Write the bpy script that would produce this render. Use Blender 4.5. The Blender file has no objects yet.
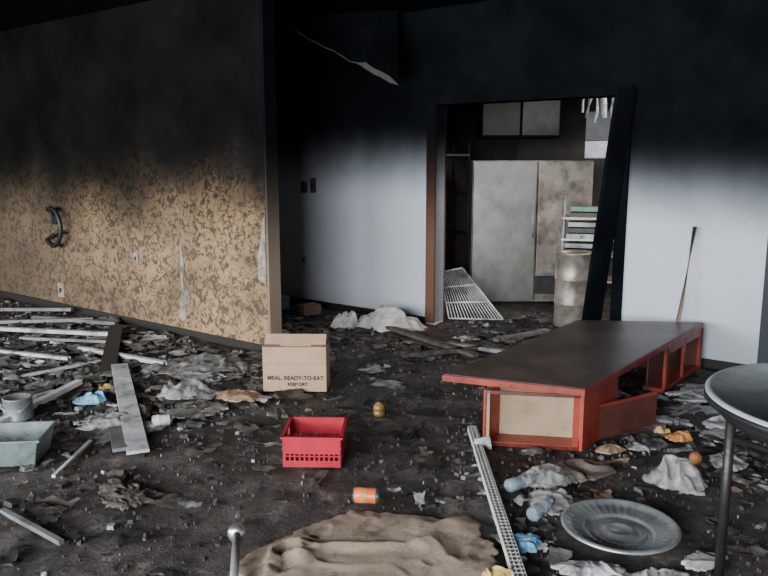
import bpy, bmesh, math, random
from mathutils import Vector, Matrix, noise
random.seed(7)
scene = bpy.context.scene

# ------------------------------------------------------------------ materials
def new_mat(name):
    m = bpy.data.materials.new(name); m.use_nodes = True
    nt = m.node_tree
    return m, nt, nt.nodes["Principled BSDF"]

def rgb(c): return (c[0], c[1], c[2], 1)

def mixc(nt, fac, a, b):
    n = nt.nodes.new("ShaderNodeMix"); n.data_type = 'RGBA'
    if isinstance(fac, (int, float)): n.inputs[0].default_value = fac
    else: nt.links.new(fac, n.inputs[0])
    for v, i in ((a, 6), (b, 7)):
        if isinstance(v, tuple): n.inputs[i].default_value = rgb(v)
        else: nt.links.new(v, n.inputs[i])
    return n.outputs[2]

def noise_node(nt, vec, scale, detail=4, rough=.55, dist=0):
    n = nt.nodes.new("ShaderNodeTexNoise")
    n.inputs["Scale"].default_value = scale; n.inputs["Detail"].default_value = detail
    n.inputs["Roughness"].default_value = rough; n.inputs["Distortion"].default_value = dist
    nt.links.new(vec, n.inputs["Vector"]); return n.outputs["Fac"]

def ramp(nt, v, a, b, lo=0., hi=1.):
    n = nt.nodes.new("ShaderNodeMapRange"); n.interpolation_type = 'SMOOTHSTEP'
    nt.links.new(v, n.inputs[0])
    n.inputs[1].default_value = a; n.inputs[2].default_value = b
    n.inputs[3].default_value = lo; n.inputs[4].default_value = hi
    return n.outputs[0]

def bump(nt, h, bs, strength=.4, dist=.01):
    n = nt.nodes.new("ShaderNodeBump"); n.inputs["Strength"].default_value = strength
    n.inputs["Distance"].default_value = dist
    nt.links.new(h, n.inputs["Height"]); nt.links.new(n.outputs[0], bs.inputs["Normal"])

def mathn(nt, op, a, b=0.):
    n = nt.nodes.new("ShaderNodeMath"); n.operation = op
    for v, i in ((a, 0), (b, 1)):
        if isinstance(v, (int, float)): n.inputs[i].default_value = v
        else: nt.links.new(v, n.inputs[i])
    return n.outputs[0]

HAZY_SOOT = (0.0024, 0.0032, 0.0042)  # soot black, with a blue tint that paints in the hazy air

def M(name, c1, c2=None, rough=.7, metal=0, scale=10, dirt=.35, bmp=.3, trans=0, alpha=1, dcol=(.02, .018, .016)):
    m, nt, bs = new_mat(name)
    if c2 is None: c2 = tuple(x * .75 for x in c1)
    pos = nt.nodes.new("ShaderNodeNewGeometry").outputs["Position"]
    n1 = noise_node(nt, pos, scale)
    col = mixc(nt, ramp(nt, n1, .35, .65), c1, c2)
    if dirt > 0:
        n2 = noise_node(nt, pos, scale * .6 + 3, 6, .7)
        f = mathn(nt, 'MULTIPLY', ramp(nt, n2, .45, .68), min(1, dirt * 1.6))
        col = mixc(nt, f, col, dcol)
    nt.links.new(col, bs.inputs["Base Color"])
    bs.inputs["Roughness"].default_value = rough; bs.inputs["Metallic"].default_value = metal
    if rough > .75: bs.inputs["Specular IOR Level"].default_value = .2
    if trans: bs.inputs["Transmission Weight"].default_value = trans
    if alpha < 1: bs.inputs["Alpha"].default_value = alpha
    if bmp: bump(nt, noise_node(nt, pos, scale * 5, 5), bs, bmp, .006)
    return m

def soot_mat(name, base, z0, z1, k=0., base_pattern=None, nz=.35, rough=.9, smudge=.25, soot=HAZY_SOOT, powr=2.3):
    """surface darkened by smoke above a wavy height line: the film thickens gradually with height"""
    m, nt, bs = new_mat(name)
    pos = nt.nodes.new("ShaderNodeNewGeometry").outputs["Position"]
    d = nt.nodes.new("ShaderNodeVectorMath"); d.operation = 'DOT_PRODUCT'
    nt.links.new(pos, d.inputs[0]); d.inputs[1].default_value = (.8 * k, -.6 * k, 1)
    h = d.outputs["Value"]
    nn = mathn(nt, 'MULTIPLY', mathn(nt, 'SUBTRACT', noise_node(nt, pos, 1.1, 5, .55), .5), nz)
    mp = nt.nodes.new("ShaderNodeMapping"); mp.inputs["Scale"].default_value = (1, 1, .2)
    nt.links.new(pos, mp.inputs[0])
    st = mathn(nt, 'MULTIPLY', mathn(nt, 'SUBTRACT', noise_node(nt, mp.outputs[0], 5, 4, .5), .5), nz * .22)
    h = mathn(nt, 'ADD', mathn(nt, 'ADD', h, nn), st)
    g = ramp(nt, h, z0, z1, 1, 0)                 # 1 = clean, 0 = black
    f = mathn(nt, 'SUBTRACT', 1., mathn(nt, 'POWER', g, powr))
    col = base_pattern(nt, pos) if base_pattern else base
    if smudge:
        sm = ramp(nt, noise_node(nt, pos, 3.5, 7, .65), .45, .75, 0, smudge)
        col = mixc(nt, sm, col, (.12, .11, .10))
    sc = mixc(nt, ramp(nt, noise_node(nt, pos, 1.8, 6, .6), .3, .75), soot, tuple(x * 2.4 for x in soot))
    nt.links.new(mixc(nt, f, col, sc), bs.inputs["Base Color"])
    bs.inputs["Roughness"].default_value = rough
    bs.inputs["Specular IOR Level"].default_value = .03
    bump(nt, noise_node(nt, pos, 30, 5), bs, .2, .004)
    return m

def wallpaper(nt, pos):
    dt = nt.nodes.new("ShaderNodeVectorMath"); dt.operation = 'DOT_PRODUCT'
    nt.links.new(pos, dt.inputs[0]); dt.inputs[1].default_value = (.8, -.6, 0)
    sp = nt.nodes.new("ShaderNodeSeparateXYZ"); nt.links.new(pos, sp.inputs[0])
    cb = nt.nodes.new("ShaderNodeCombineXYZ")
    nt.links.new(dt.outputs["Value"], cb.inputs[0]); nt.links.new(sp.outputs[2], cb.inputs[1])
    v = cb.outputs[0]
    n1 = noise_node(nt, v, 7.0, 2, .5, 1.2)
    a = mathn(nt, 'ABSOLUTE', mathn(nt, 'SUBTRACT', n1, .5))
    twig = ramp(nt, a, .012, .032, 1, 0)
    n2 = noise_node(nt, v, 19, 3, .6, .9)
    leaf = ramp(nt, n2, .49, .54)
    n3 = noise_node(nt, v, 8, 2, .5, .6)
    leaf = mathn(nt, 'MULTIPLY', leaf, ramp(nt, n3, .43, .50))
    base = mixc(nt, ramp(nt, noise_node(nt, v, 2.3, 5), .3, .7), (.45, .30, .165), (.33, .215, .12))
    c = mixc(nt, mathn(nt, 'MULTIPLY', twig, .7), base, (.08, .062, .05))
    c = mixc(nt, mathn(nt, 'MULTIPLY', leaf, .85), c, (.07, .058, .05))
    st = ramp(nt, noise_node(nt, v, 1.1, 6, .6), .40, .70, 0, .6)
    c = mixc(nt, st, c, (.07, .056, .045))
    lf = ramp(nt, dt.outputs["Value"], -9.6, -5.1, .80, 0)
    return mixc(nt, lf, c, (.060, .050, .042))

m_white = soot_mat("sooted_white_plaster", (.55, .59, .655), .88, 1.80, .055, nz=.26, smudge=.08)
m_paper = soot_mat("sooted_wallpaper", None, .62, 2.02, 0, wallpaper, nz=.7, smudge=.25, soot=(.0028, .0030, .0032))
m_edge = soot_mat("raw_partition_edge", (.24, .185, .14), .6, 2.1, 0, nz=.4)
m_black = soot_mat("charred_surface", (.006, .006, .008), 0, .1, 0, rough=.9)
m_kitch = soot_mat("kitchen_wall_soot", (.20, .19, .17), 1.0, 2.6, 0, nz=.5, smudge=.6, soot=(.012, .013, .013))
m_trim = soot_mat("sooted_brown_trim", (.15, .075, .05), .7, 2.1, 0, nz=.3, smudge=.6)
m_base = M("burnt_baseboard", (.02, .018, .016), dirt=.5)

def floor_material():
    m, nt, bs = new_mat("burnt_floor")
    pos = nt.nodes.new("ShaderNodeNewGeometry").outputs["Position"]
    n1 = noise_node(nt, pos, 1.7, 8, .7)
    n2 = noise_node(nt, pos, 11, 9, .78)
    n3 = noise_node(nt, pos, 75, 4, .7)
    c = mixc(nt, ramp(nt, n1, .35, .65), (.024, .021, .019), (.095, .080, .070))
    c = mixc(nt, ramp(nt, n2, .50, .66), c, (.165, .142, .125))
    c = mixc(nt, ramp(nt, n2, .36, .49, .9, 0), c, (.007, .007, .007))
    c = mixc(nt, ramp(nt, n3, .62, .70, 0, .6), c, (.24, .22, .20))
    nt.links.new(c, bs.inputs["Base Color"])
    nt.links.new(ramp(nt, n1, .3, .7, .38, .9), bs.inputs["Roughness"])
    bs.inputs["Specular IOR Level"].default_value = .5
    hh = mathn(nt, 'ADD', n2, mathn(nt, 'MULTIPLY', n3, .3))
    bump(nt, hh, bs, .9, .045)
    return m
m_floor = floor_material()

m_redwood = M("red_lacquer_edge", (.34, .045, .028), (.24, .03, .02), .4, scale=5, dirt=.3)
def tabletop():
    m, nt, bs = new_mat("dusty_dark_veneer")
    pos = nt.nodes.new("ShaderNodeNewGeometry").outputs["Position"]
    c = mixc(nt, ramp(nt, noise_node(nt, pos, 3, 6, .65), .35, .7), (.060, .036, .030), (.12, .085, .074))
    c = mixc(nt, ramp(nt, noise_node(nt, pos, 45, 3, .6), .64, .70, 0, .7), c, (.28, .25, .23))
    nt.links.new(c, bs.inputs["Base Color"]); bs.inputs["Roughness"].default_value = .42
    return m
m_darkwood = tabletop()
m_brownred = M("mahogany_panel", (.12, .035, .025), (.08, .025, .02), .5, scale=5, dirt=.3)
m_tanpanel = M("tan_backing_board", (.40, .30, .20), (.32, .235, .15), .7, scale=3, dirt=.2)
m_card = M("cardboard", (.49, .325, .22), (.42, .285, .19), .85, scale=5, dirt=.1, bmp=.15)
m_carddark = M("cardboard_inside", (.27, .18, .12), dirt=.2)
m_ink = M("black_ink", (.02, .02, .02), dirt=0, bmp=0)
m_crate = M("red_plastic", (.44, .014, .036), (.36, .010, .028), .42, scale=4, dirt=.12, bmp=.05)
m_whitepaint = M("white_painted_metal", (.66, .67, .68), (.46, .47, .49), .5, dirt=.4, scale=6)
m_greymetal = M("grey_metal", (.26, .27, .28), (.18, .19, .20), .45, .4, dirt=.35, scale=6)
m_steelblue = M("sooty_steel", (.035, .038, .042), (.022, .024, .027), .5, .2)
m_stainless = M("stainless_steel", (.55, .54, .51), (.42, .41, .38), .30, .8, scale=3, dirt=.12, bmp=.1)
m_stainless2 = M("stained_steel", (.42, .37, .32), (.22, .19, .16), .42, .5, scale=3, dirt=.35, bmp=.08)
m_platter = M("pewter_platter", (.46, .48, .49), (.32, .34, .35), .32, .65, scale=9, dirt=.2, bmp=.08)
m_whitecloth = M("white_cloth", (.60, .59, .57), (.42, .41, .40), .9, scale=6, dirt=.25)
m_paperw = M("white_paper", (.54, .55, .56), (.34, .34, .34), .8, scale=12, dirt=.5)
m_bag = M("clear_plastic", (.58, .58, .57), (.36, .35, .33), .25, scale=14, dirt=.3, alpha=.55)
m_baggrey = M("grey_plastic_film", (.26, .27, .27), (.12, .12, .12), .35, scale=12, dirt=.6)
m_bagbrown = M("brown_food_bag", (.34, .22, .15), (.24, .16, .11), .4, scale=14, dirt=.35)
m_bagblue = M("blue_plastic_bag", (.20, .47, .68), (.13, .33, .55), .3, scale=14, dirt=.2)
m_yellow = M("yellow_wrapper", (.50, .38, .12), (.4, .28, .08), .5, dirt=.3)
m_orange = M("orange_label", (.75, .20, .05), (.60, .12, .04), .35, scale=18, dirt=.1, bmp=.02)
m_orange2 = M("orange_peel", (.50, .22, .07), (.38, .16, .05), .5, dirt=.35)
m_alu = M("aluminium", (.65, .65, .66), rough=.3, metal=.9, dirt=.1, bmp=.02)
m_tub = M("green_grey_plastic", (.20, .25, .25), (.14, .18, .18), .35, dirt=.3, alpha=.65)
m_green = M("green_plastic", (.06, .22, .10), rough=.4, dirt=.2)
m_tabletop = M("grey_table_laminate", (.46, .49, .51), (.34, .37, .39), .42, scale=5, dirt=.3, bmp=.1)
m_blackmetal = M("black_steel", (.014, .014, .015), rough=.45, dirt=.1)
m_wood = M("grey_wood_pole", (.26, .19, .15), (.19, .14, .11), .8, dirt=.2)
m_bottle = M("clear_blue_plastic", (.40, .50, .58), (.30, .40, .48), .12, dirt=.2, alpha=.42)
m_amber = M("amber_glass", (.30, .17, .05), rough=.25, dirt=.2)
m_plate = M("grey_switch_plate", (.10, .10, .11), dirt=.4)
m_plateW = M("white_switch_plate", (.5, .5, .5), dirt=.2)
m_plaster = M("bare_plaster_patch", (.36, .32, .27), (.24, .21, .17), dirt=.4)
m_r = [M("plaster_chip_white", (.44, .44, .44), (.28, .28, .28), dirt=.45, scale=18, rough=.9),
       M("plaster_chip_grey", (.19, .185, .18), (.11, .105, .10), dirt=.4, scale=18, rough=.9),
       M("ash_brown", (.115, .098, .085), (.062, .053, .046), dirt=.3, scale=18, rough=.9),
       M("char_black", (.024, .022, .02), dirt=0, scale=18, rough=.7)]

def burlap():
    m, nt, bs = new_mat("tan_burlap")
    pos = nt.nodes.new("ShaderNodeNewGeometry").outputs["Position"]
    c = mixc(nt, ramp(nt, noise_node(nt, pos, 4, 6, .6), .35, .65), (.58, .45, .36), (.46, .35, .27))
    w1 = nt.nodes.new("ShaderNodeTexWave"); w1.inputs["Scale"].default_value = 90; w1.bands_direction = 'X'; w1.inputs["Distortion"].default_value = 3
    w2 = nt.nodes.new("ShaderNodeTexWave"); w2.inputs["Scale"].default_value = 90; w2.bands_direction = 'Y'; w2.inputs["Distortion"].default_value = 3
    nt.links.new(pos, w1.inputs[0]); nt.links.new(pos, w2.inputs[0])
    wv = mathn(nt, 'MULTIPLY', w1.outputs["Fac"], w2.outputs["Fac"])
    c = mixc(nt, ramp(nt, wv, 0, .3, .35, 0), c, (.17, .12, .085))
    c = mixc(nt, ramp(nt, noise_node(nt, pos, 7, 8, .72), .50, .68, 0, .75), c, (.14, .105, .085))
    nt.links.new(c, bs.inputs["Base Color"]); bs.inputs["Roughness"].default_value = .97
    bs.inputs["Specular IOR Level"].default_value = .1
    bump(nt, mathn(nt, 'ADD', noise_node(nt, pos, 45, 6, .75), mathn(nt, 'MULTIPLY', wv, .4)), bs, .9, .014)
    return m
m_cloth = burlap()

# ------------------------------------------------------------------ builders
class B:
    def __init__(s, name):
        s.name = name; s.bm = bmesh.new(); s.mats = []
    def mi(s, m):
        if m not in s.mats: s.mats.append(m)
        return s.mats.index(m)
    def poly(s, vs, fs, m, smooth=False, T=None):
        i = s.mi(m)
        bv = [s.bm.verts.new((T @ Vector(v)) if T else Vector(v)) for v in vs]
        for f in fs:
            try:
                fa = s.bm.faces.new([bv[k] for k in f]); fa.material_index = i; fa.smooth = smooth
            except ValueError: pass
    def box(s, c, sz, m, rz=0, T=None):
        hx, hy, hz = sz[0]/2, sz[1]/2, sz[2]/2
        R = Matrix.Translation(Vector(c)) @ Matrix.Rotation(rz, 4, 'Z')
        if T is not None: R = T @ R
        vs = [(x, y, z) for x in (-hx, hx) for y in (-hy, hy) for z in (-hz, hz)]
        fs = [(0,1,3,2),(4,6,7,5),(0,4,5,1),(2,3,7,6),(0,2,6,4),(1,5,7,3)]
        s.poly(vs, fs, m, T=R)
    def prism(s, p, z0, z1, m):
        n = len(p)
        vs = [(q[0], q[1], z0) for q in p] + [(q[0], q[1], z1) for q in p]
        fs = [tuple(range(n))[::-1], tuple(range(n, 2*n))] + [(i, (i+1) % n, n+(i+1) % n, n+i) for i in range(n)]
        s.poly(vs, fs, m)
    def wall(s, a, b, th, z0, z1, m):
        a = Vector(a); b = Vector(b); d = (b-a).normalized(); n = Vector((-d.y, d.x)) * th
        s.prism([a, b, b+n, a+n], z0, z1, m)
    def bar(s, a, b, w, h, m, up=(0, 0, 1)):
        a = Vector(a); b = Vector(b); d = (b-a); L = d.length; d.normalize()
        up = Vector(up); x = d.cross(up)
        if x.length < 1e-4: x = d.cross(Vector((0, 1, 0)))
        x.normalize(); z = x.cross(d)
        T = Matrix((( x.x, d.x, z.x, 0), (x.y, d.y, z.y, 0), (x.z, d.z, z.z, 0), (0,0,0,1)))
        T = Matrix.Translation((a+b)/2) @ T
        s.box((0, 0, 0), (w, L, h), m, T=T)
    def tube(s, pts, r, m, seg=8):
        pts = [Vector(p) for p in pts]; vs = []; fs = []
        ref = Vector((0.13, 0.2, 1)).normalized()
        for i, p in enumerate(pts):
            d = (pts[min(i+1, len(pts)-1)] - pts[max(i-1, 0)]).normalized()
            x = d.cross(ref)
            if x.length < .05: x = d.cross(Vector((1, 0, 0)))
            x.normalize(); y = d.cross(x)
            rr = r[i] if isinstance(r, (list, tuple)) else r
            for k in range(seg):
                a = 2*math.pi*k/seg
                vs.append(p + (x*math.cos(a) + y*math.sin(a))*rr)
        for i in range(len(pts)-1):
            for k in range(seg):
                fs.append((i*seg+k, i*seg+(k+1) % seg, (i+1)*seg+(k+1) % seg, (i+1)*seg+k))
        fs.append(tuple(range(seg))); fs.append(tuple(range((len(pts)-1)*seg, len(pts)*seg))[::-1])
        s.poly(vs, fs, m, True)
    def lathe(s, prof, m, T=None, seg=40, flute=0, nf=0, r0=0, r1=0):
        vs = []; fs = []; n = len(prof)
        for k in range(seg):
            a = 2*math.pi*k/seg
            for (r, z) in prof:
                if flute and r0 <= r <= r1: z = z + flute*math.sin(a*nf)
                vs.append((r*math.cos(a), r*math.sin(a), z))
        for k in range(seg):
            for j in range(n-1):
                fs.append((k*n+j, ((k+1) % seg)*n+j, ((k+1) % seg)*n+j+1, k*n+j+1))
        s.poly(vs, fs, m, True, T)
    def done(s, bevel=0, recalc=True):
        if recalc: bmesh.ops.recalc_face_normals(s.bm, faces=s.bm.faces)
        co = [v.co for v in s.bm.verts]
        mn = [min(c[i] for c in co) for i in range(3)]; mx = [max(c[i] for c in co) for i in range(3)]
        o = Vector(((mn[0]+mx[0])/2, (mn[1]+mx[1])/2, mn[2]))
        bmesh.ops.translate(s.bm, verts=s.bm.verts, vec=-o)
        me = bpy.data.meshes.new(s.name); s.bm.to_mesh(me); s.bm.free()
        for m in s.mats: me.materials.append(m)
        ob = bpy.data.objects.new(s.name, me); scene.collection.objects.link(ob); ob.location = o
        if bevel:
            md = ob.modifiers.new("bevel", 'BEVEL'); md.width = bevel; md.segments = 2; md.limit_method = 'ANGLE'
        return ob

A0 = Vector((-1.15, 8.53)); D = Vector((.8, -.6)); N = Vector((.6, .8))
def W(s, n): return A0 + D*s + N*n
CEIL = 3.0

def wslab(b, s0, s1, n0, n1, z0, z1, m):
    b.prism([W(s0, n0), W(s1, n0), W(s1, n1), W(s0, n1)], z0, z1, m)

# ------------------------------------------------------------------ room shell
DS0, DS1, DH = 2.07, 3.85, 2.12
b = B("wall_back")
wslab(b, -3, DS0, 0, .15, -.05, CEIL, m_white)
wslab(b, DS1, 5, 0, .15, -.05, CEIL, m_white)
wslab(b, DS0, DS1, 0, .15, DH, CEIL, m_white)
b.done()
b = B("wall_partition")
wslab(b, -6, 1.57, -1.8, -1.66, -.05, CEIL, m_paper)
wslab(b, 1.57, 1.59, -1.797, -1.663, -.05, CEIL, m_edge)
b.done()
b = B("wall_alcove_end"); wslab(b, -3.15, -3, -1.66, .15, -.05, CEIL, m_white); b.done()
b = B("wall_left"); wslab(b, -6.15, -6, -9.5, -1.66, -.05, CEIL, m_paper); b.done()
b = B("wall_return"); wslab(b, 4.9, 5, .15, 3.9, -.05, CEIL, m_white); b.done()
b = B("wall_far_right"); wslab(b, 5, 8.6, 3.0, 3.15, -.05, CEIL, m_white); b.done()
b = B("wall_right"); wslab(b, 8.5, 8.65, -9.5, 3.0, -.05, CEIL, m_white); b.done()
b = B("wall_kitchen_left"); wslab(b, .9, 1.0, .15, 3.9, -.05, CEIL, m_kitch); b.done()
b = B("wall_kitchen_back"); wslab(b, .9, 5, 3.8, 3.9, -.05, CEIL, m_kitch); b.done()
# window wall behind the photographer
b = B("wall_windows")
wins = [(-5.2, -1.4), (-.8, 3.2), (3.8, 7.9)]
wslab(b, -6.15, 8.65, -9.65, -9.5, -.05, .7, m_white)
wslab(b, -6.15, 8.65, -9.65, -9.5, 2.75, CEIL, m_white)
e = [-6.15] + [x for w in wins for x in w] + [8.65]
for i in range(0, len(e), 2): wslab(b, e[i], e[i+1], -9.65, -9.5, .7, 2.75, m_white)
b.done()
for i, (a, c) in enumerate(wins):
    b = B("window_%d" % (i+1))
    for s_ in (a, (a+c)/2 - .03, c-.06): wslab(b, s_, s_+.06, -9.62, -9.54, .7, 2.75, m_steelblue)
    wslab(b, a, c, -9.62, -9.54, .7, .76, m_steelblue); wslab(b, a, c, -9.62, -9.54, 2.69, 2.75, m_steelblue)
    b.done()
b = B("ceiling"); wslab(b, -6.15, 8.65, -9.65, 3.9, CEIL, CEIL+.1, m_black); b.done()

# floor grid, slightly uneven
b = B("floor")
ns, nn = 340, 310
vs = []; fs = []
for i in range(ns+1):
    for j in range(nn+1):
        p = W(-6.15 + 14.8*i/ns, -9.65 + 13.55*j/nn)
        z = -.020 + .012*noise.noise(Vector((p.x*2.3, p.y*2.3, 0))) + .018*noise.noise(Vector((p.x*7, p.y*7, 4)))
        vs.append((p.x, p.y, min(z, -.001)))
for i in range(ns):
    for j in range(nn):
        a = i*(nn+1)+j; fs.append((a, a+nn+1, a+nn+2, a+1))
b.poly(vs, fs, m_floor, True); b.done()

# trims
b = B("trim_door")
wslab(b, DS0-.10, DS0, -.03, .18, 0, DH+.08, m_trim)
wslab(b, DS1, DS1+.09, -.03, .18, 0, DH+.08, m_black)
wslab(b, DS0, DS1, -.03, .18, DH, DH+.08, m_black)
b.done(.004)
b = B("baseboard_partition"); wslab(b, -6, 1.59, -1.82, -1.8, -.02, .05, m_base); b.done()
b = B("baseboard_back"); wslab(b, -3, DS0-.1, -.02, 0, -.02, .05, m_base); wslab(b, DS1+.09, 5, -.02, 0, -.02, .05, m_base); b.done()

# soot-blackened drooping ceiling board
b = B("sagging_ceiling_board")
npt = 14; vs = []; fs = []
for i in range(npt+1):
    f = i/npt
    x = -.92 + 1.05*f; y = 7.15 + .1*math.sin(f*5)
    zl = 2.83 - .55*f + .03*noise.noise(Vector((f*8, 0, 3)))
    vs += [(x-.12*(1-f), y+.35, CEIL-.001), (x, y, zl)]
for i in range(npt): fs.append((2*i, 2*i+1, 2*i+3, 2*i+2))
b.poly(vs, fs, m_black)
vs = []; fs = []
for i in range(npt+1):
    f = i/npt
    x, y, zl = -.92 + 1.05*f, 7.15 + .1*math.sin(f*5), 2.83 - .55*f + .03*noise.noise(Vector((f*8, 0, 3)))
    w = .006 + .014*abs(noise.noise(Vector((f*9, 2, 2)))) + (.03 if .68 < f < .93 else 0)
    vs += [(x, y-.012, zl+w), (x, y-.014, zl-w*.5)]
for i in range(npt): fs.append((2*i, 2*i+1, 2*i+3, 2*i+2))
b.poly(vs, fs, M("torn_board_edge", (.06, .047, .037), dirt=.6, scale=20)); b.done()

# ------------------------------------------------------------------ wall fittings
def wall_plate(name, s, n, z, w, h, m, mm=None):
    b = B(name)
    wslab(b, s-w/2, s+w/2, n-.012, n, z-h/2, z+h/2, m)
    wslab(b, s-w*.12, s+w*.12, n-.022, n-.012, z-h*.15, z+h*.15, mm or m_base)
    b.done(.002)
wall_plate("light_switch", .34, 0, 1.31, .09, .13, m_plate)
wall_plate("light_switch", .47, 0, 1.33, .08, .16, m_plate)
wall_plate("wall_outlet", .32, 0, .49, .08, .12, m_plateW)
wall_plate("wall_outlet", 1.57-1.80, -1.8, .66, .07, .11, m_plaster)
wall_plate("wall_outlet", 1.57-3.2, -1.8, .20, .12, .16, m_plaster)

def patch(name, s0, n, z0, pts, m):
    b = B(name)
    vs = [(*(W(s0+p[0], n-.006)), z0+p[1]) for p in pts]
    b.poly(vs, [tuple(range(len(vs)))], m)
    b.done(recalc=False)
rp = [(-.07, .02), (.0, .0), (.04, .05), (.03, .16), (.11, .2), (.1, .30), (.02, .30), (.01, .42), (.04, .45), (.03, .6), (.0, .75), (-.02, .55), (-.02, .4), (-.02, .3), (-.04, .2)]
patch("torn_wallpaper_patch", 1.57-1.11, -1.8, .12, rp, m_plaster)
patch("torn_wallpaper_patch", 1.57-.12, -1.8, .62, [(.02, 0), (.11, -.05), (.115, .55), (.08, .45), (.06, .3), (.02, .2)], m_plaster)
b = B("wallpaper_seam_strip"); wslab(b, .445, .455, -1.804, -1.8, .1, 1.2, m_wood); b.done()

b = B("wall_bracket")
pts = []
for i in range(22):
    a = math.radians(115 - i*12)
    r = .19
    q = W(1.57-3.12 + r*.85*math.cos(a), -1.8-.10)
    pts.append((q.x, q.y, .90 + r*1.05*math.sin(a)))
b.tube(pts, .024, m_blackmetal)
q0 = W(1.57-3.35, -1.82); q1 = W(1.57-3.0, -1.9)
b.tube([(q0.x, q0.y, .76), (q1.x, q1.y, .86)], .02, m_blackmetal)
q0 = W(1.57-3.22, -1.8); b.tube([(q0.x, q0.y, 1.02), pts[1]], .024, m_blackmetal)
wslab(b, 1.57-3.27, 1.57-3.17, -1.82, -1.8, .92, 1.1, m_blackmetal)
b.done()

# ------------------------------------------------------------------ kitchen
b = B("refrigerator")
Y0 = 8.42
b.box((1.66, Y0+.32, .80), (1.34, .60, 1.60), m_stainless2)
b.box((1.345, Y0-.03, .81), (.70, .06, 1.56), m_stainless)
b.box((2.02, Y0-.03, .96), (.60, .05, 1.26), m_stainless2)
b.box((2.02, Y0-.02, .20), (.60, .04, .20), m_steelblue)
b.tube([(1.66, Y0-.10, .75), (1.66, Y0-.10, 1.15)], .012, m_greymetal)
for z in (.75, 1.15): b.tube([(1.66, Y0-.10, z), (1.66, Y0-.05, z)], .010, m_greymetal)
for x in (1.05, 2.28): b.box((x, Y0+.1, .02), (.06, .06, .06), m_blackmetal)
b.done(.008)

b = B("range_hood")
b.prism([(2.10, 7.95), (2.75, 7.55), (3.05, 8.0), (2.45, 8.4)], 1.80, 2.10, m_steelblue)
b.prism([(2.10, 7.95), (2.75, 7.55), (2.77, 7.6), (2.15, 8.0)], 1.62, 1.80, m_greymetal)
b.prism([(2.4, 7.95), (2.6, 7.82), (2.7, 8.0), (2.5, 8.1)], 2.10, 2.98, m_steelblue)
b.done(.005)
b = B("wall_cabinet")
b.box((1.55, 8.85, 2.2), (.9, .35, .7), m_black); b.box((1.33, 8.66, 2.2), (.42, .02, .64), m_base); b.box((1.78, 8.66, 2.2), (.42, .02, .64), m_steelblue)
b.done(.005)

b = B("kitchen_equipment_rack")
dx = -.24
for (x, y) in ((2.10, 7.75), (2.62, 7.6), (2.2, 8.1), (2.72, 7.95)):
    b.tube([(x+dx, y, 0), (x+dx, y, 1.22)], .015, m_greymetal)
for z in (.35, .62, .78, 1.0):
    b.prism([(2.08+dx, 7.74), (2.62+dx, 7.58), (2.74+dx, 7.96), (2.2+dx, 8.12)], z, z+.02, m_stainless2)
for k, (z, m) in enumerate(((.64, m_steelblue), (.70, m_greymetal), (.80, m_paperw), (.86, m_steelblue), (.92, m_greymetal), (1.02, m_steelblue), (1.08, m_green))):
    b.prism([(2.12+dx+.01*k, 7.78), (2.5+dx, 7.66), (2.6+dx, 7.9), (2.24+dx, 8.0)], z, z+.045, m)
b.done()

b = B("steel_drum")
b.lathe([(0, 0), (.165, 0), (.17, .01), (.17, .22), (.175, .23), (.17, .24), (.17, .46), (.175, .47), (.17, .48), (.17, .71), (.178, .72), (.17, .73), (.155, .72), (.15, .5), (.15, .02)], m_stainless2, Matrix.Translation((1.84, 7.18, 0)))
b.done()

b = B("wire_shelf_rack")
def rackpt(u, v):
    p0 = Vector((.66, 7.42, .02)); p1 = Vector((1.20, 7.36, .02)); p2 = Vector((.60, 7.90, .42)); p3 = Vector((.84, 7.95, .46))
    return (p0*(1-u)+p1*u)*(1-v) + (p2*(1-u)+p3*u)*v
for i in range(17):
    u = i/16; b.tube([rackpt(u, 0), rackpt(u, 1)], .0045 if 0 < i < 16 else .009, m_whitepaint, 6)
for v in (0, .33, .66, 1): b.tube([rackpt(0, v), rackpt(1, v)], .009, m_whitepaint, 6)
b.done()
b = B("storage_shelving")
for (x, y) in ((.66, 8.55), (.98, 8.75), (.50, 8.75), (.82, 8.95)):
    b.tube([(x, y, 0), (x, y, 1.8)], .012, m_steelblue)
for z in (.3, .75, 1.2, 1.65):
    b.prism([(.65, 8.54), (.99, 8.74), (.83, 8.96), (.49, 8.76)], z, z+.02, m_steelblue)
b.done()
b = B("charred_door")
b.bar((1.74, 6.22, 0.0), (1.925, 6.12, 2.16), .17, .04, m_black, up=(.3, -1, 0))
b.done(.004)
b = B("hanging_insulation")
for k in range(7):
    pts = [(1.95+.05*k+.06*noise.noise(Vector((k*2.7, i*.6, 0))), 7.45+.03*noise.noise(Vector((k, i, 5))), CEIL-.02-i*.115-.05*(k % 3)) for i in range(9)]
    b.tube(pts, [.004]+[.008+.06*abs(noise.noise(Vector((k*3.1, i*1.7, 9)))) for i in range(8)], m_r[1] if k % 2 else m_r[0], 6)
b.done()

b = B("broom_handle"); b.tube([(2.20, 5.60, 0), (2.31, 5.69, .5), (2.415, 5.80, 1.09)], [.017, .016, .017], m_wood)
b.done()

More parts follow.
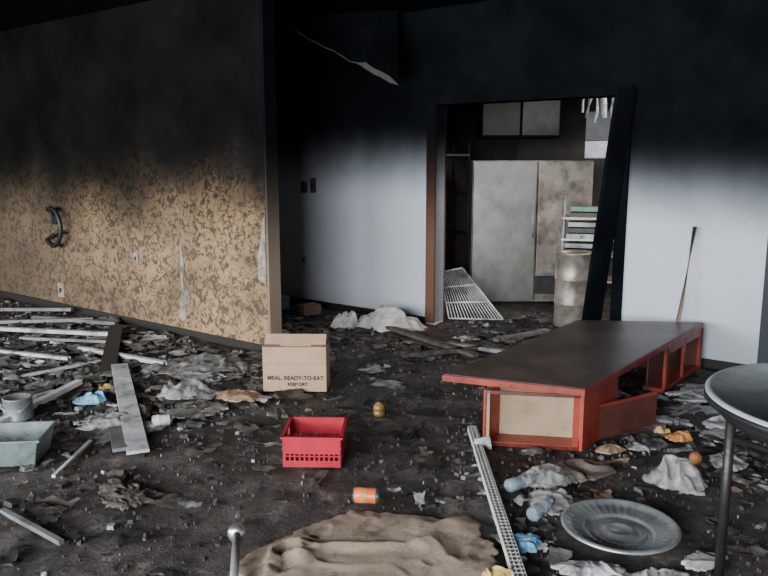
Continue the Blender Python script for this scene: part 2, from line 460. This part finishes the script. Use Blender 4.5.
# ------------------------------------------------------------------ overturned counter
P1, P2, P3, P4 = Vector((.34, 4.22)), Vector((1.10, 3.93)), Vector((2.48, 5.66)), Vector((1.52, 5.74))
b = B("overturned_cabinet")
b.prism([P1, P2, P3, P4], .325, .362, m_redwood)
cc = (P1+P2+P3+P4)/4
b.prism([p + (cc-p)*.012 for p in (P1, P2, P3, P4)], .362, .366, m_darkwood)
Q1, Q2 = Vector((.575, 4.04)), Vector((1.085, 3.955))
L = Vector((.62, .785))
Q3, Q4 = Q2+L*.5, Q1+L*.5
b.wall(Q1, Q2, .5, 0.0, .025, m_redwood)
b.wall(Q1, Q4, .018, .0, .325, m_redwood)
b.wall(Q3, Q2, .02, .0, .325, m_redwood)
dq = (Q2-Q1).normalized()
b.wall(Q1+L*.16, Q2+L*.16, .012, .02, .325, m_tanpanel)
b.wall(Q1+dq*.005, Q1+dq*.022, .15, .02, .325, m_tanpanel)
b.wall(Q2-dq*.036, Q2-dq*.002, .015, .0, .325, m_redwood)
b.wall(Q1, Q2, .015, .0, .026, m_redwood)
b.wall(Q1, Q2, .012, .305, .325, m_brownred)
b.wall((1.20, 4.10), (1.66, 4.36), .018, .0, .20, m_brownred)
b.prism([(1.20, 4.09), (1.66, 4.35), (1.65, 4.37), (1.19, 4.11)], .20, .215, m_redwood)
b.bar((1.10, 3.99, .02), (1.28, 4.20, .32), .03, .02, m_redwood)
b.poly([(1.15, 4.03, .31), (1.42, 4.38, .325), (1.30, 4.20, .215)], [(0, 1, 2)], m_redwood)
sd = (P3-P2).normalized(); wn = Vector((-sd.y, sd.x))
R1 = P3 - sd*.85
b.wall(P3 - sd*.012 , R1, -.02, .27, .325, m_redwood)
b.wall(P3 - sd*.012, P3 - sd*.06, -.02, 0, .325, m_redwood)
b.wall(R1, R1+sd*.05, .02, .0, .325, m_redwood)
b.wall(P3-sd*.42, P3-sd*.46, -.02, .0, .325, m_redwood)
b.wall(R1+wn*.12, P3+wn*.12, .012, .0, .325, m_brownred)
b.wall(R1, P3, .15, .0, .03, m_redwood)
b.wall(P3-sd*.02, P4+sd*0, .02, .0, .325, m_brownred)
b.wall(P4, P4-sd*1.3, .02, .0, .325, m_brownred)
b.done(.003)

# ------------------------------------------------------------------ round table
b = B("round_table")
tc = (1.745, 2.60)
T = Matrix.Translation((tc[0], tc[1], 0))
R = .535
b.lathe([(0, .712), (R-.03, .712), (R-.008, .702), (R, .71), (R, .732), (R-.006, .74), (R-.02, .742), (R-.026, .738), (0, .738)], m_tabletop, T, 72)
b.lathe([(R+.001, .704), (R+.003, .704), (R+.003, .730), (R+.001, .730)], m_blackmetal, T, 72)
b.lathe([(R-.07, .65), (R-.055, .65), (R-.055, .712), (R-.07, .712), (R-.07, .65)], m_blackmetal, T, 72)
legs = []
for k in range(4):
    a = math.atan2(.11, -.425) + k*math.pi/2; r = .44
    x, y = tc[0]+r*math.cos(a), tc[1]+r*math.sin(a); legs.append((x, y))
    b.tube([(x, y, -.01), (x, y, .70)], .019, m_blackmetal, 10)
for k in range(4):
    p, q = legs[k], legs[(k+1) % 4]
    b.tube([(p[0], p[1], .56), (q[0], q[1], .56)], .011, m_blackmetal)
b.done()

# ------------------------------------------------------------------ crate
b = B("plastic_crate")
cx, cy, w, d, h = -.375, 3.885, .31, .31, .17
T = Matrix.Translation((cx, cy, 0)) @ Matrix.Rotation(math.radians(-2), 4, 'Z')
b.box((0, 0, .006), (w-.02, d-.02, .012), m_crate, T=T)
for k in range(9): b.box((-w/2+.035+k*.03, 0, .014), (.006, d-.02, .006), m_crate, T=T)
for rot in range(4):
    R2 = T @ Matrix.Rotation(rot*math.pi/2, 4, 'Z')
    yy = -d/2+.004
    b.box((0, yy, .018), (w, .008, .036), m_crate, T=R2)
    b.box((0, yy, .088), (w, .008, .03), m_crate, T=R2)
    b.box((0, yy, .060), (w, .007, .006), m_crate, T=R2)
    n = 11
    for i in range(n+1): b.box((-w/2+.012+i*(w-.024)/n, yy, .055), (.009, .007, .06), m_crate, T=R2)
    if rot in (1, 3):
        b.box((-w/2+.055, yy, .130), (.11, .008, .06), m_crate, T=R2); b.box((w/2-.055, yy, .130), (.11, .008, .06), m_crate, T=R2)
    else: b.box((0, yy, .130), (w, .008, .06), m_crate, T=R2)
    b.box((0, yy-.005, .163), (w+.018, .018, .012), m_crate, T=R2)
    b.box((0, yy-.004, .105), (w+.004, .006, .006), m_crate, T=R2)
b.done(.001)

# ------------------------------------------------------------------ cardboard box
b = B("cardboard_box")
T = Matrix.Translation((-.622, 5.17, 0)) @ Matrix.Rotation(math.radians(-1.5), 4, 'Z')
w, d, h = .44, .24, .32
for (c, s_) in (((0, -d/2, h/2), (w, .006, h)), ((0, d/2, h/2), (w, .006, h)), ((-w/2, 0, h/2), (.006, d, h)), ((w/2, 0, h/2), (.006, d, h)), ((0, 0, .004), (w, d, .006))):
    b.box(c, s_, m_card, T=T)
b.box((0, -d/2+.05, h+.02), (w-.01, .004, .10), m_card, T=T @ Matrix.Translation((0, -.045, h)) @ Matrix.Rotation(math.radians(-42), 4, 'X') @ Matrix.Translation((0, .045, -h)))
b.box((w/2-.05, .0, h+.005), (.11, d-.02, .004), m_carddark, T=T)
b.box((-w/2+.05, .0, h+.005), (.11, d-.02, .004), m_carddark, T=T)
b.box((0, d/2-.055, h+.012), (w-.01, .11, .004), m_card, T=T)
b.box((0, -d/2-.005, h*.62), (w-.008, .002, .002), m_carddark, T=T)
box_ob = b.done()
def label(txt, size, x, z):
    cu = bpy.data.curves.new("printed_label", 'FONT'); cu.body = txt; cu.size = size; cu.align_x = 'CENTER'; cu.extrude = .0004; cu.offset = .0014
    cu.materials.append(m_ink)
    o = bpy.data.objects.new("printed_label", cu); scene.collection.objects.link(o)
    Tm = T @ Matrix.Translation((x, -d/2-.0045, z)) @ Matrix.Rotation(math.pi/2, 4, 'X')
    o.parent = box_ob; o.matrix_parent_inverse = Matrix.Translation(-box_ob.location); o.matrix_basis = Tm
label("MEAL, READY-TO-EAT", .040, .005, .085)
label("KEEP DRY", .032, .02, .042)

# ------------------------------------------------------------------ sheets / crumpled things
def sheet(name, pts, h, m, seed=0, freq=6, rings=18, seg=80, edge=.05, z0=.004, dome=0.):
    b = B(name)
    cx = sum(p[0] for p in pts)/len(pts); cy = sum(p[1] for p in pts)/len(pts)
    per = [0]
    P = [Vector(p) for p in pts]
    for i in range(len(P)): per.append(per[-1] + (P[(i+1) % len(P)]-P[i]).length)
    bd = []
    for k in range(seg):
        t = per[-1]*k/seg; i = 0
        while per[i+1] < t: i += 1
        f = (t-per[i])/max(1e-6, per[i+1]-per[i])
        q = P[i].lerp(P[(i+1) % len(P)], f)
        c = Vector((cx, cy)); dq = q-c
        bd.append(c + dq*(1 + edge*noise.noise(Vector((k*.35, seed, 1))) + edge*.6*noise.noise(Vector((k*.9, seed, 4)))))
    def H(x, y, r):
        v = Vector((x*freq, y*freq, seed*3.7))
        v2 = v + Vector((noise.noise(v*.9+Vector((9, 0, 0))), noise.noise(v*.9+Vector((0, 9, 0))), 0))*.9
        a = 1-abs(noise.noise(v2))*3; a2 = 1-abs(noise.noise(v2*2.1))*3; a3 = abs(noise.noise(v*4))
        fall = min(1, (1-r)*3.5 + .15)
        big = max(0, .45 + noise.noise(v*.45)*1.1)
        rid = max(0, a)**1.3*.6 + max(0, a2)**1.3*.25 + a3*.1
        return z0 + max(0, h*fall*((1-dome)*rid*big*1.3 + dome*((1-r*r)*(.55+.5*big) + .35*rid)))
    vs = [(cx, cy, H(cx, cy, 0))]; fs = []
    for j in range(1, rings+1):
        r = j/rings
        for k in range(seg):
            x = cx+(bd[k].x-cx)*r; y = cy+(bd[k].y-cy)*r
            vs.append((x, y, H(x, y, r)))
    for k in range(seg): vs.append((bd[k].x, bd[k].y, -.006))
    for k in range(seg): fs.append((0, 1+k, 1+(k+1) % seg))
    for j in range(rings):
        for k in range(seg):
            a = 1+j*seg+k; c = 1+j*seg+(k+1) % seg
            fs.append((a, a+seg, c+seg, c))
    b.poly(vs, fs, m, True); return b.done()

def crumple(name, x, y, w, d, h, rz, m, seed, freq=None, edge=.22, dome=.5):
    n = 9; pts = []
    for k in range(n):
        a = 2*math.pi*k/n; rr = 1 + .35*noise.noise(Vector((k*1.3, seed*2.1, 0)))
        p = Vector((w/2*math.cos(a)*rr, d/2*math.sin(a)*rr)); p.rotate(Matrix.Rotation(rz, 2))
        pts.append((x+p.x, y+p.y))
    return sheet(name, pts, h, m, seed, freq or 1.6/max(w, .12)+4, 22, 72, edge, dome=dome)

sheet("burlap_cloth", [(-.56, 2.84), (-.37, 3.05), (-.20, 3.18), (-.15, 3.23), (.05, 3.20), (.20, 3.17), (.29, 3.12), (.37, 3.19), (.43, 3.10), (.41, 2.99), (.47, 2.92), (.44, 2.74), (.28, 2.56), (0, 2.50), (-.3, 2.52), (-.52, 2.62), (-.60, 2.74)],
      .085, m_cloth, 2, 3.2, 44, 200, .05)
m_scorch = M("scorched_brown_board", (.085, .055, .044), (.05, .035, .03), .8)
sheet("charred_board", [(-.12, 7.26), (.36, 7.30), (.86, 6.42), (.50, 6.18), (.10, 6.7)], .03, m_scorch, 3, 2, edge=.03)
crumple("white_cloth_pile", .02, 7.14, .84, .48, .28, -.5, m_whitecloth, 5, 4)
crumple("white_cloth_pile", -.38, 7.2, .30, .25, .15, .3, m_whitecloth, 8, 6)
crumple("plastic_film", -1.46, 5.72, .85, .5, .10, .2, m_baggrey, 11, 6, dome=.2)
crumple("plastic_film", -.80, 5.85, .5, .3, .07, .3, m_baggrey, 12, 6, dome=.2)
crumple("plastic_film", -1.22, 4.66, .4, .35, .05, .3, m_baggrey, 13, 6, dome=.2)
crumple("plastic_bag", -1.34, 4.99, .42, .24, .11, .1, m_bag, 14, 8)
crumple("food_bag", -1.02, 4.93, .38, .18, .08, -.2, m_bagbrown, 15, 7)
crumple("blue_bag", -1.99, 4.84, .26, .16, .09, .1, m_bagblue, 17, 9)
crumple("yellow_wrapper", -1.96, 5.10, .14, .08, .05, .3, m_yellow, 18)
crumple("paper_sheet", -1.74, 4.42, .34, .32, .04, .3, m_paperw, 19, 6, dome=0)
crumple("plastic_bag", 1.47, 3.55, .30, .26, .17, .1, m_bag, 21, 7)
crumple("plastic_bag", .86, 3.62, .36, .24, .07, .5, m_bag, 22, 7)
crumple("plastic_bag", .80, 3.32, .22, .24, .06, .2, m_bag, 23, 8)
crumple("blue_bag", .60, 2.94, .17, .15, .06, .2, m_bagblue, 24, 9)
crumple("paper_sheet", .80, 2.74, .28, .12, .03, -.1, m_paperw, 25, 8)
crumple("cardboard_scrap", 1.05, 3.70, .38, .26, .03, .4, M("dark_cardboard", (.17, .14, .12), dirt=.4), 27, 4, .1, dome=0)
crumple("food_bag", 1.27, 3.98, .2, .1, .05, .4, m_bagbrown, 28)
for i, (x, y, w, d_, rz) in enumerate([(1.95, 4.65, .34, .2, .5), (1.80, 4.45, .3, .16, -.3), (2.15, 4.95, .3, .2, 1.1), (1.50, 4.05, .3, .14, .3),
                                   (2.0, 4.2, .26, .2, .2), (1.85, 3.8, .24, .2, .9), (2.25, 5.15, .3, .12, .2), (1.30, 2.80, .2, .12, .3),
                                   (2.3, 4.6, .35, .2, 1.2), (1.62, 4.32, .3, .16, 1.0), (1.05, 2.66, .3, .12, .2), (2.1, 4.4, .3, .2, .4)]):
    crumple("paper_sheet", x, y, w, d_, .035, rz, m_paperw if i % 3 else m_baggrey, 30+i, 6, dome=.1)
crumple("orange_wrapper", 1.72, 4.16, .15, .11, .08, 0, m_orange2, 51)
crumple("yellow_wrapper", 1.66, 4.24, .10, .07, .05, 0, m_yellow, 52)
crumple("yellow_wrapper", .44, 2.66, .16, .07, .05, 0, m_yellow, 53)

# ------------------------------------------------------------------ strips and planks
def strip(name, a, c, w, h, m, z0=.0, z1=0., chan=False):
    b = B(name); A_ = Vector((a[0], a[1], z0)); C_ = Vector((c[0], c[1], z1))
    A_.z += h/2; C_.z += h/2
    if chan:
        s_ = (C_-A_).normalized().cross(Vector((0, 0, 1))).normalized()
        b.bar(A_+Vector((0,0,h/2)), C_+Vector((0,0,h/2)), w, .006, m)
        for q in (-1, 1): b.bar(A_+s_*q*(w/2-.003), C_+s_*q*(w/2-.003), .006, h, m)
    else: b.bar(A_, C_, w, h, m)
    return b.done(.001)
strip("metal_channel_strip", (-2.42, 4.05), (-2.17, 5.13), .05, .03, m_whitepaint, .0, .03, True)
strip("metal_channel_strip", (-2.60, 4.32), (-2.30, 5.02), .035, .02, m_whitepaint, .03, 0, True)
strip("metal_channel_strip", (-2.6, 6.21), (-1.71, 5.65), .045, .03, m_whitepaint, 0, .02, True)
strip("metal_channel_strip", (-3.9, 6.93), (-2.48, 6.65), .05, .03, m_whitepaint, .02, .02, True)
strip("metal_channel_strip", (-3.6, 6.25), (-2.53, 5.82), .04, .02, m_whitepaint, 0, .02, True)
strip("metal_channel_strip", (-3.6, 7.5), (-2.6, 7.1), .05, .03, m_greymetal, 0, .02, True)
strip("metal_channel_strip", (-3.9, 7.25), (-2.9, 7.3), .05, .03, m_greymetal, 0, .02, True)
strip("metal_channel_strip", (-3.3, 6.6), (-2.2, 6.35), .03, .02, m_greymetal, 0, .02, True)
strip("metal_channel_strip", (-4.6, 7.9), (-3.3, 7.75), .05, .03, m_greymetal, 0, .03, True)
strip("metal_channel_strip", (-1.69, 3.6), (-1.69, 4.09), .02, .015, m_whitepaint)
strip("metal_channel_strip", (-1.76, 3.22), (-1.36, 2.925), .025, .02, m_greymetal)
strip("metal_channel_strip", (-2.8, 5.3), (-2.2, 5.9), .03, .02, m_whitepaint)
strip("grey_plank", (-2.05, 5.6), (-1.36, 3.92), .12, .018, m_whitepaint, .03, .0)
strip("grey_plank", (-2.55, 6.95), (-2.08, 5.42), .12, .02, m_steelblue, .04, .02)
strip("charred_plank", (-1.62, 4.30), (-1.47, 3.95), .08, .02, m_greymetal)
strip("charred_plank", (.0, 7.0), (.75, 5.9), .07, .03, m_r[2], .02, .02)
strip("charred_plank", (.55, 6.3), (1.2, 5.9), .06, .03, m_greymetal, .02, .02)
strip("charred_plank", (.15, 5.9), (.95, 6.2), .05, .03, m_r[2], .02, .02)
strip("metal_channel_strip", (1.95, 4.95), (2.6, 5.15), .04, .02, m_whitepaint)
strip("metal_channel_strip", (2.0, 4.8), (2.7, 4.9), .04, .02, m_whitepaint)
strip("charred_plank", (1.0, 6.5), (1.55, 6.9), .07, .03, m_r[1])

b = B("slotted_shelf_upright")
a = Vector((.525, 4.25, .035)); c = Vector((.52, 2.45, .035)); n = 60
x = Vector((1, 0, 0))
m_up = M("cream_enamel", (.76, .75, .73), (.66, .65, .63), .5, dirt=.12)
for q in (-1, 1):
    b.bar(a+x*q*.019, c+x*q*.019, .012, .004, m_up)
    b.bar(a+x*q*.025-Vector((0, 0, .014)), c+x*q*.025-Vector((0, 0, .014)), .003, .03, m_up)
b.bar(a, c, .014, .004, m_up)
for i in range(n+1):
    p = a.lerp(c, i/n); b.box(p, (.045, .018, .004), m_up)
b.bar(a-Vector((0, 0, .028)), c-Vector((0, 0, .028)), .045, .003, m_greymetal)
b.done()
b = B("paper_cup")
b.lathe([(0, 0), (.03, 0), (.04, .09), (.042, .09), (.037, .085), (.028, .005)], m_paperw, Matrix.Translation((.60, 4.00, .032)) @ Matrix.Rotation(1.45, 4, 'Y') @ Matrix.Translation((0, 0, -.09)), 24); b.done()

b = B("metal_table_leg")
b.tube([(-.615, 2.90, .06), (-.56, 2.55, .03)], .017, m_greymetal, 12)
b.lathe([(0, 0), (.036, 0), (.04, .006), (.036, .03), (.02, .04), (0, .04)], m_alu, Matrix.Translation((-.62, 2.93, .055)) @ Matrix.Rotation(math.radians(75), 4, 'X') @ Matrix.Rotation(.1, 4, 'Y'), 24)
b.done()

b = B("round_platter")
prof = [(0, .024), (.045, .023), (.052, .030), (.060, .023), (.085, .015), (.100, .011), (.106, .018), (.112, .011), (.135, .008), (.142, .014), (.150, .024), (.156, .022), (.17, .030), (.176, .027), (.19, .036), (.196, .033), (.21, .042), (.222, .044), (.228, .052), (.240, .053), (.25, .046), (.246, .040), (.20, .028), (.14, .0), (0, .0)]
b.lathe(prof, m_platter, Matrix.Translation((1.02, 3.01, .002)), 192, .001, 36, .155, .223); b.done()

def can(name, x, y, rz, m, r=.033, L_=.12, lying=True):
    b = B(name)
    T_ = Matrix.Translation((x, y, r if lying else 0)) @ Matrix.Rotation(rz, 4, 'Z')
    if lying: T_ = T_ @ Matrix.Rotation(math.pi/2, 4, 'Y') @ Matrix.Translation((0, 0, -L_/2))
    b.lathe([(r*.98, .008), (r, .014), (r, L_*.36), (r*1.002, L_*.36), ], m, T_, 28)
    b.lathe([(r*1.002, L_*.36), (r*1.002, L_*.50)], m_yellow if m is m_orange else m, T_, 28)
    b.lathe([(r, L_*.50), (r, L_-.014)], m, T_, 28)
    b.lathe([(r, L_-.014), (r*.82, L_-.002), (r*.8, L_), (r*.75, L_-.006), (0, L_-.006)], m_alu, T_, 28)
    b.lathe([(r*.98, .008), (r*.8, 0), (r*.7, .006), (0, .01)], m_alu, T_, 28)
    b.box((r*.2, 0, L_-.003), (.02, .012, .001), m_alu, T=T_)
    b.done()
can("soda_can", -.085, 3.32, -.1, m_orange, .036, .122)
can("tin_can", -1.36, 4.37, .3, m_paperw)

def bottle(name, x, y, rz, m, L_=.22, r=.033, stand=False):
    b = B(name)
    T_ = Matrix.Translation((x, y, r+.002 if not stand else 0)) @ Matrix.Rotation(rz, 4, 'Z')
    if not stand: T_ = T_ @ Matrix.Rotation(math.pi/2, 4, 'Y')
    b.lathe([(0, .006), (r*.7, 0), (r, .01), (r, L_*.3), (r*.92, L_*.33), (r*.92, L_*.4), (r, L_*.43), (r, L_*.62), (r*.75, L_*.78), (r*.38, L_*.88), (r*.38, L_*.93)], m, T_, 28)
    b.lathe([(r*.45, L_*.92), (r*.45, L_), (0, L_)], m_bagblue if m is m_bottle else m_blackmetal, T_, 20)
    if m is m_bottle: b.lathe([(r*1.01, L_*.44), (r*1.01, L_*.6)], m_paperw, T_, 28)
    b.done()
bottle("water_bottle", .60, 3.42, .6, m_bottle)
bottle("water_bottle", .66, 3.12, .9, m_bottle, .2)
bottle("glass_jar", -.03, 4.54, 0, m_amber, .10, .038, True)
b = B("orange_fruit")
b.lathe([(0, 0), (.018, .004), (.03, .018), (.034, .034), (.03, .052), (.018, .064), (.004, .066), (0, .062)], m_orange2, Matrix.Translation((1.66, 3.77, 0)), 24); b.done()

b = B("storage_tub")
def taper(cx, cy, w, d, h, m, rz):
    T_ = Matrix.Translation((cx, cy, 0)) @ Matrix.Rotation(rz, 4, 'Z')
    def rect(k, z): return [(-w/2*k, -d/2*k, z), (w/2*k, -d/2*k, z), (w/2*k, d/2*k, z), (-w/2*k, d/2*k, z)]
    vs = rect(.85, 0)+rect(1, h)+rect(1.07, h)+rect(1.07, h-.015)+rect(.97, h)+rect(.82, .005)
    fs = [(0,1,2,3)]
    def ring(a, c):
        for i in range(4): fs.append((a*4+i, a*4+(i+1) % 4, c*4+(i+1) % 4, c*4+i))
    ring(0, 1); ring(1, 3); ring(3, 2); ring(2, 4); ring(4, 5); fs.append((20, 21, 22, 23))
    b.poly(vs, fs, m, T=T_)
taper(-2.03, 3.86, .38, .30, .15, m_tub, .12)
b.done(.004)
crumple("green_wrapper", -1.95, 3.82, .16, .12, .09, 0, m_green, 61)
crumple("paper_sheet", -2.08, 3.88, .16, .14, .08, 0, m_paperw, 62)
b = B("paint_can")
b.lathe([(0, 0), (.085, 0), (.088, .004), (.085, .01), (.085, .13), (.09, .136), (.085, .142), (.072, .138), (.068, .13), (0, .128)], m_greymetal, Matrix.Translation((-2.30, 4.50, 0)), 36)
b.tube([(-2.30+.09*math.cos(t), 4.50-.03-.05*math.sin(t), .12-.06*math.sin(t)) for t in [i*math.pi/12 for i in range(13)]], .002, m_alu, 6)
b.done()
b = B("small_carton"); b.box((-1.12, 8.0, .07), (.16, .12, .14), m_bagblue, .3); b.box((-1.12, 8.0, .15), (.06, .05, .03), m_plateW, .3); b.done(.003)
b = B("small_carton"); b.box((-.80, 7.75, .05), (.22, .16, .10), m_carddark, .7); b.box((-.80, 7.75, .103), (.2, .07, .004), m_card, .7); b.done(.003)

# ------------------------------------------------------------------ scattered litter
def blocked(x, y):
    if (x-1.02)**2+(y-3.01)**2 < .075: return True
    if -.62 < x < .5 and 2.4 < y < 3.24: return True
    if -.56 < x < -.2 and 3.7 < y < 4.07: return True
    if -.86 < x < -.38 and 5.03 < y < 5.31: return True
    q = Vector((x, y)) - A0
    s_, n_ = q.dot(D), q.dot(N)
    if s_ < 1.65 and n_ > -1.92: return (n_ > -.1) if n_ > -1.60 else True
    if n_ > -.1 and not (DS0+.05 < s_ < DS1-.05): return True
    if n_ > 1.2: return True
    return False
def chip(b, x, y, s_, m, flat=.25):
    n = random.randint(4, 7); a0 = random.random()*6.3
    h = s_*flat*random.uniform(.3, 1)
    tz = random.uniform(-.2, .2)*s_; tw = random.uniform(-.2, .2)*s_
    el = random.uniform(.35, .9); ca, sa = math.cos(a0*3), math.sin(a0*3)
    lo = []; hi = []
    for k in range(n):
        a = a0+2*math.pi*k/n+random.uniform(-.4, .4); r = s_*random.uniform(.5, 1)
        ux, uy = r*math.cos(a), r*math.sin(a)*el
        dx, dy = ux*ca-uy*sa, ux*sa+uy*ca
        lo.append((x+dx, y+dy, -.02)); hi.append((x+dx*.8, y+dy*.8, max(-.004, -.006+h+tz*math.cos(a)+tw*math.sin(a))))
    vs = lo+hi
    fs = [tuple(range(n, 2*n))]+[(k, (k+1) % n, n+(k+1) % n, n+k) for k in range(n)]
    b.poly(vs, fs, m)
def scrap(b, x, y, s_, m):
    """a little curled shred of paper or film"""
    nx, ny = 5, 4; a0 = random.random()*6.3; ca, sa = math.cos(a0), math.sin(a0)
    el = random.uniform(.3, .9); sd_ = random.random()*100; curl = random.uniform(.1, .45)
    vs = []; fs = []
    for i in range(nx+1):
        for j in range(ny+1):
            u, v = (i/nx-.5)*2, (j/ny-.5)*2
            k = 1+.5*noise.noise(Vector((u*1.5, v*1.5, sd_)))
            ux, uy = u*s_*k, v*s_*el*k
            z = .001 + s_*curl*abs(noise.noise(Vector((u*1.3, v*1.3, sd_+5))))*1.6
            vs.append((x+ux*ca-uy*sa, y+ux*sa+uy*ca, z))
    for i in range(nx):
        for j in range(ny):
            a = i*(ny+1)+j; fs.append((a, a+ny+1, a+ny+2, a+1))
    b.poly(vs, fs, m, True)
def gaussg(mx, sx, my, sy):
    def g():
        while True:
            x, y = random.gauss(mx, sx), random.gauss(my, sy)
            if y > 2.4: return x, y
    return g
def scatter(b, cnt, gen, sizes, weights, flat=.3, fn=chip, mats=None):
    for k in range(cnt):
        x, y = gen()
        if blocked(x, y): continue
        s_ = sizes[0] + (sizes[1]-sizes[0])*random.random()**3
        m = random.choices(mats or m_r, weights)[0]
        if fn is chip: chip(b, x, y, s_, m, flat)
        else: scrap(b, x, y, s_, m)
def fan():
    y = 2.4 + 5.6*random.random()**.9
    return random.uniform(-.62, .62)*y, y
def wallfoot():
    p = W(random.uniform(-5, 1.5), -1.93-abs(random.gauss(0, .18))); return p.x, p.y
b = B("fire_debris")
scatter(b, 4200, fan, (.004, .022), (.012, .08, .9, .9), .22)
scatter(b, 1300, gaussg(-2.7, .9, 6.3, 1.1), (.01, .11), (.25, .7, .6, .5), .08)
scatter(b, 300, gaussg(-1.7, .5, 4.7, .7), (.008, .06), (.2, .6, .6, .5), .10)
scatter(b, 250, gaussg(1.6, .4, 4.0, .6), (.008, .06), (.4, .6, .6, .5), .10)
scatter(b, 200, gaussg(.75, .25, 3.2, .4), (.006, .04), (.3, .6, .5, .4), .12)
scatter(b, 450, gaussg(.4, .8, 6.7, .6), (.01, .07), (.1, .4, .7, .7), .12)
scatter(b, 500, wallfoot, (.01, .08), (.25, .6, .6, .6), .25)
sm = [m_paperw, m_baggrey, m_bagbrown, m_r[1], m_r[2], m_r[3]]
scatter(b, 640, gaussg(-2.5, 1.0, 6.0, 1.1), (.03, .14), (.6, 1.1, .12, 1.1, 1.1, .6), fn=scrap, mats=sm)
scatter(b, 110, gaussg(-1.4, .35, 5.2, .5), (.03, .10), (.45, 1, .2, .7, .7, .4), fn=scrap, mats=sm)
scatter(b, 110, gaussg(1.8, .35, 4.4, .5), (.03, .13), (.8, .8, .2, .6, .6, .5), fn=scrap, mats=sm)
scatter(b, 80, gaussg(.75, .28, 3.2, .35), (.02, .08), (.7, 1, .3, .6, .6, .4), fn=scrap, mats=sm)
scatter(b, 160, gaussg(.3, .8, 6.6, .6), (.03, .11), (.2, .6, .2, 1, 1, 1), fn=scrap, mats=sm)
scatter(b, 800, fan, (.02, .09), (.02, .10, .03, .45, 2.0, 1.5), fn=scrap, mats=sm)
b.done(recalc=False)

for i in range(16):
    y = random.uniform(3, 6.4); x = random.uniform(-.4, .3)*y
    q = Vector((x, y)) - A0
    if blocked(x, y) or (.1 < x < 1.6 and 3.6 < y < 6.4) or (q.dot(D) < 1.9 and q.dot(N) > -2.2): continue
    crumple("burnt_scrap", x, y, random.uniform(.12, .4), random.uniform(.1, .25), random.uniform(.02, .04), random.random()*3, random.choice([m_r[2], m_r[3], m_r[2]]), 100+i)

# ------------------------------------------------------------------ lights
def area(name, loc, direction, sx, sy, power, col):
    l = bpy.data.lights.new(name, 'AREA'); l.shape = 'RECTANGLE'; l.size = sx; l.size_y = sy; l.energy = power; l.color = col
    o = bpy.data.objects.new(name, l); scene.collection.objects.link(o); o.location = loc
    o.rotation_euler = Vector(direction).to_track_quat('-Z', 'Y').to_euler(); return o
for i, (a, c) in enumerate(wins):
    p = W((a+c)/2, -9.7)
    area("window_daylight_%d" % (i+1), (p.x, p.y, 1.75), (N.x, N.y, -.06), c-a, 2.0, (400, 680, 900)[i], (.95, .98, 1))
p = W(4.3, 1.3)
area("kitchen_fill_light", (p.x, p.y, 2.3), (-.75, .35, -.45), 1.0, .8, 60, (1, .97, .92))  # added area light that brightens the kitchen

w = bpy.data.worlds.new("World"); scene.world = w; w.use_nodes = True
w.node_tree.nodes["Background"].inputs[0].default_value = (.75, .85, 1, 1)
w.node_tree.nodes["Background"].inputs[1].default_value = .8

# ------------------------------------------------------------------ camera
cam = bpy.data.cameras.new("camera"); cam.lens = 35; cam.sensor_width = 36
co = bpy.data.objects.new("camera", cam); scene.collection.objects.link(co)
co.location = (0, 0, 1.6); co.rotation_euler = (math.radians(90-9.7), 0, 0)
scene.camera = co
